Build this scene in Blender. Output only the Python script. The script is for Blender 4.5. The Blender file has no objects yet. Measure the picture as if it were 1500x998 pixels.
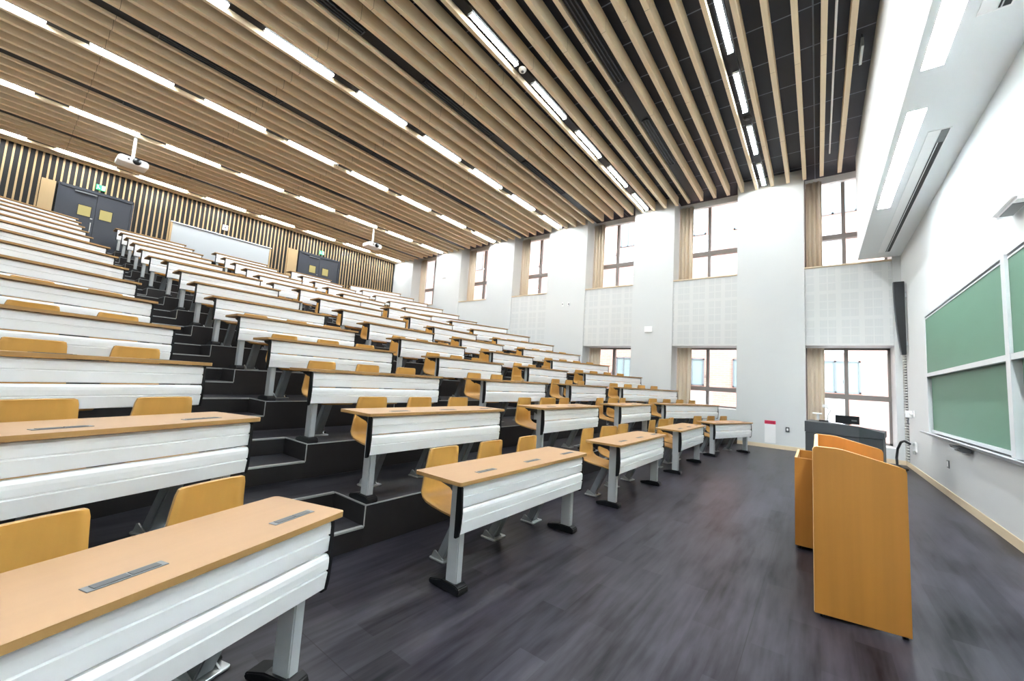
import bpy, bmesh, math, random
from mathutils import Vector, Matrix
random.seed(7)
S = bpy.context.scene
COL = S.collection
R = math.radians

# ------------------------------------------------------------------ helpers
def lin(c):
    c = c / 255.0
    return c / 12.92 if c <= 0.04045 else ((c + 0.055) / 1.055) ** 2.4

def rgb(r, g, b):
    return (lin(r), lin(g), lin(b), 1.0)

class MB:
    """collects shapes into one mesh"""
    def __init__(self):
        self.v, self.f, self.mi, self.sm = [], [], [], []
        self.cur, self.smooth = 0, False
    def add(self, verts, faces):
        o = len(self.v)
        self.v += [tuple(p) for p in verts]
        for f in faces:
            self.f.append([o + i for i in f]); self.mi.append(self.cur); self.sm.append(self.smooth)
        return self
    def box(self, x0, x1, y0, y1, z0, z1):
        return self.add([(x0, y0, z0), (x1, y0, z0), (x1, y1, z0), (x0, y1, z0),
                         (x0, y0, z1), (x1, y0, z1), (x1, y1, z1), (x0, y1, z1)],
                        [(0, 3, 2, 1), (4, 5, 6, 7), (0, 1, 5, 4), (1, 2, 6, 5), (2, 3, 7, 6), (3, 0, 4, 7)])
    def prism(self, pts, a, b, axis='z'):
        """closed polygon pts (counter-clockwise) extruded from a to b along an axis"""
        def P(p, t):
            if axis == 'z': return (p[0], p[1], t)
            if axis == 'x': return (t, p[0], p[1])
            return (p[0], t, p[1])
        n = len(pts)
        vs = [P(p, a) for p in pts] + [P(p, b) for p in pts]
        fs = [list(range(n))[::-1], list(range(n, 2 * n))]
        fs += [(i, (i + 1) % n, n + (i + 1) % n, n + i) for i in range(n)]
        if axis == 'y':
            fs = [list(f)[::-1] for f in fs]
        return self.add(vs, fs)
    def tube(self, path, r, n=8, cap=True):
        path = [Vector(p) for p in path]
        rings = []
        up = None
        for i, p in enumerate(path):
            t = (path[min(i + 1, len(path) - 1)] - path[max(i - 1, 0)]).normalized()
            if up is None:
                up = Vector((0, 0, 1)) if abs(t.z) < 0.9 else Vector((1, 0, 0))
            s = t.cross(up).normalized(); u = s.cross(t).normalized(); up = u
            rr = r[i] if isinstance(r, (list, tuple)) else r
            rings.append([p + (s * math.cos(2 * math.pi * k / n) + u * math.sin(2 * math.pi * k / n)) * rr for k in range(n)])
        vs = [q for rg in rings for q in rg]
        fs = []
        for i in range(len(path) - 1):
            for k in range(n):
                fs.append((i * n + k, i * n + (k + 1) % n, (i + 1) * n + (k + 1) % n, (i + 1) * n + k))
        if cap:
            fs.append(list(range(n))[::-1]); fs.append([(len(path) - 1) * n + k for k in range(n)])
        return self.add(vs, fs)
    def xf(self, M):
        self.v = [tuple(M @ Vector(p)) for p in self.v]
        return self
    def mesh(self, name, mats, bevel=0.0, seg=2):
        me = bpy.data.meshes.new(name)
        me.from_pydata(self.v, [], self.f)
        if not isinstance(mats, (list, tuple)): mats = [mats]
        for m in mats: me.materials.append(m)
        me.polygons.foreach_set('material_index', self.mi)
        me.polygons.foreach_set('use_smooth', self.sm)
        bm = bmesh.new(); bm.from_mesh(me)
        bmesh.ops.remove_doubles(bm, verts=bm.verts, dist=1e-6)
        if bevel:
            es = [e for e in bm.edges if len(e.link_faces) == 2 and e.calc_face_angle(0) > 0.6]
            bmesh.ops.bevel(bm, geom=es, offset=bevel, segments=seg, affect='EDGES', clamp_overlap=True)
        bmesh.ops.recalc_face_normals(bm, faces=bm.faces)
        bm.to_mesh(me); bm.free()
        me.update()
        return me
    def obj(self, name, mats, parent=None, bevel=0.0, seg=2):
        o = bpy.data.objects.new(name, self.mesh(name, mats, bevel, seg))
        COL.objects.link(o)
        if parent: o.parent = parent
        return o

def tag(o, label=None, cat=None, group=None, kind=None):
    if label: o['label'] = label
    if cat: o['category'] = cat
    if group: o['group'] = group
    if kind: o['kind'] = kind
    return o

def thing(name, label, cat, loc=(0, 0, 0), rz=0.0, group=None):
    o = bpy.data.objects.new(name, None)
    o.empty_display_size = 0.1
    COL.objects.link(o)
    o.location = loc; o.rotation_euler = (0, 0, rz)
    return tag(o, label, cat, group)

def struct(mb, name, mats, parent=None, bevel=0.0):
    o = mb.obj(name, mats, parent, bevel)
    o['kind'] = 'structure'
    return o

def copy_tree(o, parent=None):
    c = o.copy(); COL.objects.link(c)
    if parent is not None: c.parent = parent
    for ch in [x for x in KIDS.get(o.name, [])]:
        copy_tree(ch, c)
    return c
KIDS = {}
def register(o):
    for ch in o.children_recursive:
        KIDS.setdefault(ch.parent.name, []).append(ch)

# ------------------------------------------------------------------ materials
def new_mat(name):
    m = bpy.data.materials.new(name); m.use_nodes = True
    nt = m.node_tree
    return m, nt, nt.nodes['Principled BSDF']

def N(nt, typ, **kw):
    n = nt.nodes.new(typ)
    for k, v in kw.items():
        setattr(n, k, v)
    return n

def mat(name, col, rough=0.5, metal=0.0, noise=0.0, nscale=(20, 20, 20), spec=0.5, bump=0.0, coords='Object'):
    m, nt, b = new_mat(name)
    b.inputs['Base Color'].default_value = col
    b.inputs['Roughness'].default_value = rough
    b.inputs['Metallic'].default_value = metal
    b.inputs['Specular IOR Level'].default_value = spec
    if noise or bump:
        tc = N(nt, 'ShaderNodeTexCoord'); mp = N(nt, 'ShaderNodeMapping')
        mp.inputs['Scale'].default_value = nscale
        nz = N(nt, 'ShaderNodeTexNoise'); nz.inputs['Scale'].default_value = 1.0; nz.inputs['Detail'].default_value = 4
        nt.links.new(tc.outputs[coords], mp.inputs['Vector']); nt.links.new(mp.outputs['Vector'], nz.inputs['Vector'])
        if noise:
            mx = N(nt, 'ShaderNodeMix', data_type='RGBA')
            mx.inputs[6].default_value = tuple(c * (1 - noise) for c in col[:3]) + (1,)
            mx.inputs[7].default_value = tuple(min(1, c * (1 + noise)) for c in col[:3]) + (1,)
            nt.links.new(nz.outputs['Fac'], mx.inputs[0]); nt.links.new(mx.outputs[2], b.inputs['Base Color'])
        if bump:
            bp = N(nt, 'ShaderNodeBump'); bp.inputs['Strength'].default_value = bump; bp.inputs['Distance'].default_value = 0.002
            nt.links.new(nz.outputs['Fac'], bp.inputs['Height']); nt.links.new(bp.outputs['Normal'], b.inputs['Normal'])
    return m

def emis(name, col, strength):
    m, nt, b = new_mat(name)
    b.inputs['Base Color'].default_value = tuple(c * 0.5 for c in col[:3]) + (1,)
    b.inputs['Emission Color'].default_value = col
    b.inputs['Emission Strength'].default_value = strength
    return m

M = {}
M['wall'] = mat('white paint', rgb(210, 213, 213), 0.6, noise=0.015, nscale=(2, 2, 2))
M['soffit'] = mat('soffit paint', rgb(232, 236, 237), 0.6, noise=0.01, nscale=(2, 2, 2))
M['beech'] = mat('beech laminate', rgb(170, 134, 98), 0.45, noise=0.05, nscale=(1.5, 30, 30), spec=0.28)
M['ply'] = mat('plywood shell', rgb(208, 158, 80), 0.4, noise=0.07, nscale=(30, 30, 2))
M['plyedge'] = mat('beech edge', rgb(172, 134, 82), 0.45, noise=0.1, nscale=(3, 3, 200))
M['leg'] = mat('grey leg metal', rgb(184, 189, 191), 0.4, metal=0.2, noise=0.03, nscale=(60, 60, 4))
M['alu'] = mat('cast aluminium', rgb(185, 190, 190), 0.32, metal=0.7, noise=0.05, nscale=(40, 40, 40))
M['pedestal'] = mat('pedestal metal', rgb(150, 156, 160), 0.36, metal=0.5, noise=0.05, nscale=(60, 60, 5))
M['black'] = mat('black plastic', rgb(20, 22, 25), 0.4, noise=0.1, nscale=(30, 30, 30), spec=0.3)
M['darkgrey'] = mat('dark grey panel', rgb(62, 66, 70), 0.45, noise=0.06, nscale=(10, 10, 10))
M['socket'] = mat('socket cover grey', rgb(104, 108, 111), 0.4, noise=0.04, nscale=(30, 30, 30))
M['board'] = mat('green chalkboard', rgb(84, 124, 103), 0.55, noise=0.07, nscale=(1.2, 1.2, 3))
M['aluframe'] = mat('aluminium frame', rgb(205, 209, 212), 0.35, metal=0.3, noise=0.02, nscale=(40, 2, 40))
M['lectern'] = mat('lectern veneer', rgb(170, 116, 46), 0.45, noise=0.2, nscale=(14, 14, 0.5))
M['lectern_edge'] = mat('lectern edge', rgb(226, 186, 130), 0.45, noise=0.06, nscale=(20, 20, 2))
M['orange'] = mat('lectern inside veneer', rgb(212, 136, 60), 0.5, noise=0.08, nscale=(9, 9, 0.9))
M['baseboard'] = mat('beige baseboard', rgb(222, 204, 174), 0.5, noise=0.05, nscale=(2, 2, 30))
M['curtain'] = mat('greige curtain fabric', rgb(236, 222, 202), 0.85, noise=0.015, nscale=(40, 40, 3))
M['winframe'] = mat('bronze window frame', rgb(132, 126, 122), 0.45, metal=0.2, noise=0.04, nscale=(10, 10, 10))
M['door'] = mat('dark blue grey door', rgb(40, 45, 55), 0.5, noise=0.05, nscale=(3, 3, 3))
M['blackwall'] = mat('black wall lining', rgb(13, 12, 12), 0.7, noise=0.2, nscale=(3, 3, 3))
M['woodslat'] = mat('pale wood slat', rgb(176, 150, 110), 0.55, noise=0.07, nscale=(30, 30, 2))
M['whiteboard'] = mat('whiteboard face', rgb(170, 176, 180), 0.35, noise=0.015, nscale=(1, 1, 1))
M['white'] = mat('white plastic', rgb(242, 243, 243), 0.4, noise=0.02, nscale=(20, 20, 20))
M['nosing'] = mat('metal step nosing', rgb(178, 182, 182), 0.35, metal=0.3, noise=0.05, nscale=(4, 60, 60))
M['pink'] = mat('pink sign', rgb(214, 50, 90), 0.5, noise=0.05, nscale=(30, 30, 30))
M['tube'] = emis('fluorescent tube', (0.90, 0.96, 1.0, 1), 37.0)
M['soffit_tube'] = emis('recess lamp', (0.92, 0.97, 1.0, 1), 48.0)
M['exit'] = emis('exit sign green', (0.03, 0.6, 0.22, 1), 0.35)
M['exitw'] = emis('exit sign white', (0.85, 1.0, 0.9, 1), 0.5)
M['pane'] = emis('door pane lit from corridor', (0.5, 0.42, 0.14, 1), 0.12)
M['grille'] = mat('louvre grille', rgb(205, 205, 200), 0.5, noise=0.02, nscale=(10, 10, 10))

# modesty panel: white metal with fine horizontal ribs
def mat_panel():
    m, nt, b = new_mat('white ribbed metal')
    b.inputs['Base Color'].default_value = rgb(248, 249, 250)
    b.inputs['Roughness'].default_value = 0.38
    b.inputs['Metallic'].default_value = 0.0
    return m
M['panel'] = mat_panel()

# floor: dark purplish vinyl in stretched streaks with fine tile seams
def mat_floor(name, c0, c1, rough, seams=True):
    m, nt, b = new_mat(name)
    L = nt.links.new
    tc = N(nt, 'ShaderNodeTexCoord')
    mp = N(nt, 'ShaderNodeMapping'); mp.inputs['Scale'].default_value = (0.9, 3.2, 1)
    n1 = N(nt, 'ShaderNodeTexNoise'); n1.inputs['Scale'].default_value = 1.3; n1.inputs['Detail'].default_value = 4; n1.inputs['Roughness'].default_value = 0.55
    mp2 = N(nt, 'ShaderNodeMapping'); mp2.inputs['Scale'].default_value = (2.2, 22, 1)
    n2 = N(nt, 'ShaderNodeTexNoise'); n2.inputs['Scale'].default_value = 1.0; n2.inputs['Detail'].default_value = 5
    bk = N(nt, 'ShaderNodeTexBrick'); bk.inputs['Scale'].default_value = 1.0
    bk.inputs['Brick Width'].default_value = 0.92; bk.inputs['Row Height'].default_value = 0.155
    bk.inputs['Mortar Size'].default_value = 0.0
    bk.inputs['Color1'].default_value = (0.1, 0.1, 0.1, 1); bk.inputs['Color2'].default_value = (0.9, 0.9, 0.9, 1)
    bk.inputs['Mortar'].default_value = (0.0, 0.0, 0.0, 1)
    L(tc.outputs['Object'], mp.inputs['Vector']); L(mp.outputs['Vector'], n1.inputs['Vector'])
    L(tc.outputs['Object'], mp2.inputs['Vector']); L(mp2.outputs['Vector'], n2.inputs['Vector'])
    L(tc.outputs['Object'], bk.inputs['Vector'])
    a = N(nt, 'ShaderNodeMath', operation='MULTIPLY_ADD'); a.inputs[1].default_value = 0.42
    L(n1.outputs['Fac'], a.inputs[0])
    a2 = N(nt, 'ShaderNodeMath', operation='MULTIPLY'); a2.inputs[1].default_value = 0.3; L(n2.outputs['Fac'], a2.inputs[0])
    L(a2.outputs[0], a.inputs[2])
    a3 = N(nt, 'ShaderNodeMath', operation='MULTIPLY_ADD'); a3.inputs[1].default_value = 0.16
    L(bk.outputs['Color'], a3.inputs[0]); L(a.outputs[0], a3.inputs[2])
    rp = N(nt, 'ShaderNodeValToRGB')
    rp.color_ramp.elements[0].position = 0.28; rp.color_ramp.elements[0].color = c0
    rp.color_ramp.elements[1].position = 0.68; rp.color_ramp.elements[1].color = c1
    L(a3.outputs[0], rp.inputs['Fac']); L(rp.outputs['Color'], b.inputs['Base Color'])
    rr = N(nt, 'ShaderNodeMapRange'); rr.inputs['From Min'].default_value = 0.25; rr.inputs['From Max'].default_value = 0.75
    rr.inputs['To Min'].default_value = rough - 0.05; rr.inputs['To Max'].default_value = rough + 0.10
    L(a3.outputs[0], rr.inputs['Value']); L(rr.outputs['Result'], b.inputs['Roughness'])
    if seams:
        sx = N(nt, 'ShaderNodeSeparateXYZ'); L(tc.outputs['Object'], sx.inputs['Vector'])
        prev = rp.outputs['Color']
        for ax, pos in (('Y', 0.335), ('X', 1.15), ('Y', -1.25)):
            sb = N(nt, 'ShaderNodeMath', operation='SUBTRACT'); sb.inputs[1].default_value = pos; L(sx.outputs[ax], sb.inputs[0])
            ab = N(nt, 'ShaderNodeMath', operation='ABSOLUTE'); L(sb.outputs[0], ab.inputs[0])
            ls = N(nt, 'ShaderNodeMath', operation='LESS_THAN'); ls.inputs[1].default_value = 0.0022; L(ab.outputs[0], ls.inputs[0])
            mm = N(nt, 'ShaderNodeMix', data_type='RGBA'); mm.inputs[7].default_value = rgb(20, 20, 24)
            L(ls.outputs[0], mm.inputs[0]); L(prev, mm.inputs[6]); prev = mm.outputs[2]
        L(prev, b.inputs['Base Color'])
    sr = N(nt, 'ShaderNodeMapRange'); sr.inputs['From Min'].default_value = 0.3; sr.inputs['From Max'].default_value = 0.66
    sr.inputs['To Min'].default_value = 0.1; sr.inputs['To Max'].default_value = 0.34
    L(a3.outputs[0], sr.inputs['Value']); L(sr.outputs['Result'], b.inputs['Specular IOR Level'])
    return m
M['floor'] = mat_floor('vinyl floor', rgb(10, 9, 14), rgb(66, 64, 74), 0.335)
M['tread'] = mat_floor('vinyl tread', rgb(14, 14, 18), rgb(62, 61, 67), 0.36, False)
M['riser'] = mat('dark riser', rgb(36, 34, 35), 0.5, noise=0.35, nscale=(2.5, 2.5, 6), spec=0.4)

# ceiling: black tiles with thin grey joints
def mat_ceiling():
    m, nt, b = new_mat('black ceiling tile')
    L = nt.links.new
    tc = N(nt, 'ShaderNodeTexCoord')
    bk = N(nt, 'ShaderNodeTexBrick', offset=0.0); bk.inputs['Scale'].default_value = 1.0
    bk.inputs['Brick Width'].default_value = 0.91; bk.inputs['Row Height'].default_value = 1.82
    bk.inputs['Mortar Size'].default_value = 0.012
    bk.inputs['Color1'].default_value = rgb(28, 31, 44); bk.inputs['Color2'].default_value = rgb(31, 35, 48)
    bk.inputs['Mortar'].default_value = rgb(120, 128, 142)
    L(tc.outputs['Object'], bk.inputs['Vector']); L(bk.outputs['Color'], b.inputs['Base Color'])
    b.inputs['Roughness'].default_value = 0.55
    return m
M['ceiling'] = mat_ceiling()

# ceiling baffles: pale wood with butt joints every 2.48 m
def mat_slat():
    m, nt, b = new_mat('baffle wood')
    L = nt.links.new
    tc = N(nt, 'ShaderNodeTexCoord')
    mp = N(nt, 'ShaderNodeMapping'); mp.inputs['Scale'].default_value = (1.2, 60, 60)
    nz = N(nt, 'ShaderNodeTexNoise'); nz.inputs['Scale'].default_value = 1.0; nz.inputs['Detail'].default_value = 4
    L(tc.outputs['Object'], mp.inputs['Vector']); L(mp.outputs['Vector'], nz.inputs['Vector'])
    mx = N(nt, 'ShaderNodeMix', data_type='RGBA')
    mx.inputs[6].default_value = rgb(220, 198, 162); mx.inputs[7].default_value = rgb(240, 222, 190)
    L(nz.outputs['Fac'], mx.inputs[0])
    sx = N(nt, 'ShaderNodeSeparateXYZ'); L(tc.outputs['Object'], sx.inputs['Vector'])
    ad = N(nt, 'ShaderNodeMath', operation='ADD'); ad.inputs[1].default_value = 24.15; L(sx.outputs['X'], ad.inputs[0])
    md = N(nt, 'ShaderNodeMath', operation='MODULO'); md.inputs[1].default_value = 2.48; L(ad.outputs[0], md.inputs[0])
    lt = N(nt, 'ShaderNodeMath', operation='LESS_THAN'); lt.inputs[1].default_value = 0.007; L(md.outputs[0], lt.inputs[0])
    mx2 = N(nt, 'ShaderNodeMix', data_type='RGBA'); mx2.inputs[7].default_value = rgb(150, 128, 100)
    L(lt.outputs[0], mx2.inputs[0]); L(mx.outputs[2], mx2.inputs[6]); L(mx2.outputs[2], b.inputs['Base Color'])
    b.inputs['Roughness'].default_value = 0.55
    return m
M['slat'] = mat_slat()

# perforated acoustic board: pairs of square perforated fields
def mat_perf():
    m, nt, b = new_mat('perforated acoustic board')
    L = nt.links.new
    tc = N(nt, 'ShaderNodeTexCoord'); sx = N(nt, 'ShaderNodeSeparateXYZ'); L(tc.outputs['Object'], sx.inputs['Vector'])
    def band(sock, period, lo, hi):
        md = N(nt, 'ShaderNodeMath', operation='PINGPONG'); md.inputs[1].default_value = period / 2; L(sock, md.inputs[0])
        gt = N(nt, 'ShaderNodeMath', operation='GREATER_THAN'); gt.inputs[1].default_value = lo; L(md.outputs[0], gt.inputs[0])
        l2 = N(nt, 'ShaderNodeMath', operation='LESS_THAN'); l2.inputs[1].default_value = hi; L(md.outputs[0], l2.inputs[0])
        mu = N(nt, 'ShaderNodeMath', operation='MULTIPLY'); L(gt.outputs[0], mu.inputs[0]); L(l2.outputs[0], mu.inputs[1])
        return mu.outputs[0]
    def mul(a, c):
        mu = N(nt, 'ShaderNodeMath', operation='MULTIPLY'); L(a, mu.inputs[0]); L(c, mu.inputs[1]); return mu.outputs[0]
    def bands(sock, period, ranges):
        ad = N(nt, 'ShaderNodeMath', operation='ADD'); ad.inputs[1].default_value = period * 40; L(sock, ad.inputs[0])
        md = N(nt, 'ShaderNodeMath', operation='MODULO'); md.inputs[1].default_value = period; L(ad.outputs[0], md.inputs[0])
        tot = None
        for lo, hi in ranges:
            gt = N(nt, 'ShaderNodeMath', operation='GREATER_THAN'); gt.inputs[1].default_value = lo; L(md.outputs[0], gt.inputs[0])
            l2 = N(nt, 'ShaderNodeMath', operation='LESS_THAN'); l2.inputs[1].default_value = hi; L(md.outputs[0], l2.inputs[0])
            p_ = mul(gt.outputs[0], l2.outputs[0])
            if tot is None: tot = p_
            else:
                sm = N(nt, 'ShaderNodeMath', operation='ADD'); L(tot, sm.inputs[0]); L(p_, sm.inputs[1]); tot = sm.outputs[0]
        return tot
    f = mul(bands(sx.outputs['Y'], 0.44, ((0.05, 0.205), (0.228, 0.383))), bands(sx.outputs['Z'], 0.69, ((0.04, 0.22), (0.25, 0.43), (0.46, 0.64))))
    st = mul(f, band(sx.outputs['Y'], 0.03, 0.004, 1.0))
    mx = N(nt, 'ShaderNodeMix', data_type='RGBA')
    mx.inputs[6].default_value = rgb(212, 214, 213); mx.inputs[7].default_value = rgb(202, 205, 205)
    L(st, mx.inputs[0]); L(mx.outputs[2], b.inputs['Base Color'])
    b.inputs['Roughness'].default_value = 0.7
    return m
M['perf'] = mat_perf()

def mat_glass():
    m = bpy.data.materials.new('window glass'); m.use_nodes = True
    nt = m.node_tree; nt.nodes.clear()
    out = N(nt, 'ShaderNodeOutputMaterial'); mx = N(nt, 'ShaderNodeMixShader')
    tr = N(nt, 'ShaderNodeBsdfTransparent'); tr.inputs['Color'].default_value = (0.93, 0.96, 0.95, 1)
    gl = N(nt, 'ShaderNodeBsdfGlossy'); gl.inputs['Roughness'].default_value = 0.02
    fr = N(nt, 'ShaderNodeFresnel'); fr.inputs['IOR'].default_value = 1.45
    ml = N(nt, 'ShaderNodeMath', operation='MULTIPLY'); ml.inputs[1].default_value = 0.4
    nt.links.new(fr.outputs[0], ml.inputs[0]); nt.links.new(ml.outputs[0], mx.inputs[0]); nt.links.new(tr.outputs[0], mx.inputs[1]); nt.links.new(gl.outputs[0], mx.inputs[2])
    nt.links.new(mx.outputs[0], out.inputs['Surface'])
    return m
M['glass'] = mat_glass()

def mat_brick():
    m, nt, b = new_mat('pale pink brick')
    tc = N(nt, 'ShaderNodeTexCoord'); sw = N(nt, 'ShaderNodeMapping'); sw.inputs['Rotation'].default_value = (R(90), 0, R(90))
    sx = N(nt, 'ShaderNodeSeparateXYZ'); cb = N(nt, 'ShaderNodeCombineXYZ')
    bk = N(nt, 'ShaderNodeTexBrick'); bk.inputs['Scale'].default_value = 1.0
    bk.inputs['Brick Width'].default_value = 0.3; bk.inputs['Row Height'].default_value = 0.1; bk.inputs['Mortar Size'].default_value = 0.008
    bk.inputs['Color1'].default_value = rgb(194, 148, 134); bk.inputs['Color2'].default_value = rgb(200, 156, 142); bk.inputs['Mortar'].default_value = rgb(206, 172, 160)
    L = nt.links.new
    L(tc.outputs['Object'], sx.inputs['Vector']); L(sx.outputs['Y'], cb.inputs['X']); L(sx.outputs['Z'], cb.inputs['Y'])
    L(cb.outputs['Vector'], bk.inputs['Vector']); L(bk.outputs['Color'], b.inputs['Base Color'])
    b.inputs['Roughness'].default_value = 0.8
    return m
M['brick'] = mat_brick()
M['render'] = mat('pale facade render', rgb(236, 236, 236), 0.8, noise=0.02, nscale=(1, 1, 1))
M['extglass'] = mat('outside window glass', rgb(150, 168, 168), 0.15, noise=0.05, nscale=(1, 1, 1))
M['extframe'] = mat('outside window frame', rgb(120, 126, 130), 0.5, noise=0.03, nscale=(5, 5, 5))
M['ground'] = mat('outside paving', rgb(190, 190, 186), 0.8, noise=0.05, nscale=(1, 1, 1))

# ------------------------------------------------------------------ dimensions
XR, XL, YF, YB = 12.88, -2.33, -1.6, 18.4
RISE, PITCH, Y1, CROSS = 0.322, 1.042, 1.768, 0.587
ZC, ZS = 7.6, 7.28
TILT = 0.305
def row_y(k): return Y1 + PITCH * (k - 1) + (CROSS if k > 9 else 0.0)
def row_z(k): return RISE * (k - 1)
def nose(k): return row_y(k) + 0.035

# ------------------------------------------------------------------ room shell
struct(MB().box(XL - 0.3, XR + 1.0, YF - 0.3, YB + 0.3, -0.2, 0.0), 'floor', M['floor'])
struct(MB().box(XL - 0.3, XR + 1.0, YF - 0.3, YB + 0.3, ZC, ZC + 0.3), 'ceiling', M['ceiling'])
struct(MB().box(XL - 0.3, XL, YF - 0.3, YB + 0.3, 0.0, ZC), 'wall_left', M['wall'])
struct(MB().box(XL, XR + 1.0, YF - 0.3, YF, 0.0, ZC), 'wall_front', M['wall'])
struct(MB().box(XL, XR + 1.0, YB, YB + 0.3, 0.0, ZC), 'wall_back', M['blackwall'])

# window bays along the right wall: (near edge, far edge, has a low window)
BAYS = [(-1.45, 0.25, True), (1.83, 3.62, True), (4.93, 6.72, True), (8.38, 10.12, False), (11.55, 13.25, False), (15.0, 16.8, False)]
SILL, LOWTOP = 4.84, 2.75
LOWSILL = {0: 0.34, 1: 0.93, 2: 0.93}
GX = 13.66
mb = MB()
edges = [YF] + [e for b in BAYS for e in b[:2]] + [YB]
for i in range(0, len(edges), 2):
    if edges[i + 1] - edges[i] > 0.01:
        mb.box(XR, XR + 1.0, edges[i], edges[i + 1], 0, ZC)
for i, (a, b, low) in enumerate(BAYS):
    if low:
        mb.box(XR + 0.062, XR + 1.0, a, b, LOWTOP, SILL - 0.03)
        mb.box(XR, XR + 1.0, a, b, 0, LOWSILL[i])
    else:
        mb.box(XR + 0.062, XR + 1.0, a, b, 0, SILL - 0.03)
struct(mb, 'wall_right', M['wall'])

def window(n, a, b, z0, z1, bar, top_rail):
    """frame, mullion, cross bar and pane of one window"""
    mid = (a + b) / 2
    f = MB()
    f.box(GX - 0.05, GX + 0.05, a, a + 0.05, z0, z1).box(GX - 0.05, GX + 0.05, b - 0.05, b, z0, z1)
    f.box(GX - 0.05, GX + 0.05, a, b, z0, z0 + 0.05).box(GX - 0.05, GX + 0.05, a, b, z1 - 0.05, z1)
    f.box(GX - 0.06, GX + 0.06, mid - 0.04, mid + 0.04, z0, z1)
    f.box(GX - 0.075, GX + 0.075, a, b, bar, bar + 0.13)
    w = struct(f, 'window_%d' % n, M['winframe'])
    MB().box(GX - 0.006, GX + 0.006, a + 0.02, b - 0.02, z0 + 0.02, z1 - 0.02).obj('pane', M['glass'], w)
    h = MB().box(GX - 0.085, GX - 0.05, mid + 0.05, mid + 0.075, bar + 0.42, bar + 0.5)
    h.box(GX - 0.11, GX - 0.08, mid + 0.05, mid + 0.075, bar + 0.40, bar + 0.44)
    h.obj('window_catch', M['aluframe'], w)
    if top_rail:
        MB().box(GX - 0.2, GX - 0.08, a + 0.02, b - 0.02, 7.33, 7.52).obj('blind_box', M['white'], w)
    MB().box(XR + 0.002, GX - 0.04, a + 0.002, b - 0.002, z0 - 0.03, z0 + 0.004).obj('window_sill', M['baseboard'] if z0 > 4 else M['white'], w)
    return w

def curtain(label, y0, y1, z0, z1, x):
    n = 44
    mb = MB(); mb.smooth = True
    vs, fs = [], []
    folds = 3.5
    rows = [0, 0.5, 1]
    for side in (0, 1):
        for r in rows:
            for i in range(n + 1):
                t = i / n
                ph = 2 * math.pi * folds * t
                amp = 0.05 * (0.75 + 0.35 * math.sin(3.1 * t + 1))
                xx = x + amp * math.sin(ph + 0.3 * r) + side * 0.006
                vs.append((xx, y0 + (y1 - y0) * t + 0.012 * math.sin(2 * ph), z0 + (z1 - z0) * r))
    W = n + 1
    for side in (0, 1):
        o = side * W * 3
        for r in range(2):
            for i in range(n):
                q = (o + r * W + i, o + r * W + i + 1, o + (r + 1) * W + i + 1, o + (r + 1) * W + i)
                fs.append(q if side == 0 else q[::-1])
    for i in range(n):
        fs.append((i, W * 3 + i, W * 3 + i + 1, i + 1)); fs.append((2 * W + i, 2 * W + i + 1, 5 * W + i + 1, 5 * W + i))
    for r in range(2):
        fs.append((r * W, (r + 1) * W, 3 * W + (r + 1) * W, 3 * W + r * W))
        fs.append((r * W + n, 3 * W + r * W + n, 3 * W + (r + 1) * W + n, (r + 1) * W + n))
    mb.add(vs, fs)
    return tag(mb.obj('curtain', M['curtain']), label, 'curtain', 'greige curtains in the window bays')

ORD = ['nearest', 'second nearest', 'third nearest', 'fourth nearest', 'fifth nearest', 'farthest']
wn = 0
for i, (a, b, low) in enumerate(BAYS):
    wn += 1
    window(wn, a, b, SILL, ZC - 0.02, 5.75, True)
    cw = 0.42 if i else 0.36
    curtain('drawn-back greige curtain at upper window %s to the chalkboard wall' % ORD[i], b - cw - 0.03, b - 0.03, SILL + 0.01, ZS + 0.12, XR + 0.52)
    if low:
        wn += 1
        window(wn, a, b, LOWSILL[i], LOWTOP, 1.41, False)
        curtain('greige curtain at lower window %s to the chalkboard wall' % ORD[i], b - cw - 0.04, b - 0.03, LOWSILL[i] + 0.01, LOWTOP - 0.02, XR + 0.52)
        p = MB().box(XR + 0.03, XR + 0.06, a + 0.004, b - 0.004, LOWTOP + 0.0, SILL - 0.035).obj('acoustic_panel', M['perf'])
        tag(p, 'white perforated acoustic panel between upper and lower windows %s to the chalkboard wall' % ORD[i], 'acoustic panel', 'acoustic panels in the window bays')
    else:
        pz = 1.9 if i == 3 else row_z(min(15, int((a - Y1) / PITCH) + 1)) + 0.1
        m_ = M['perf'] if i == 3 else M['wall']
        p = MB().box(XR + 0.03, XR + 0.06, a + 0.004, b - 0.004, pz, SILL - 0.035).obj('acoustic_panel', m_)
        tag(p, ['white perforated acoustic panel below the fourth window from the chalkboard wall', 'plain white infill panel below the fifth window from the chalkboard wall', 'plain white infill panel below the farthest window'][i - 3], 'acoustic panel', 'acoustic panels in the window bays')

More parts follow.
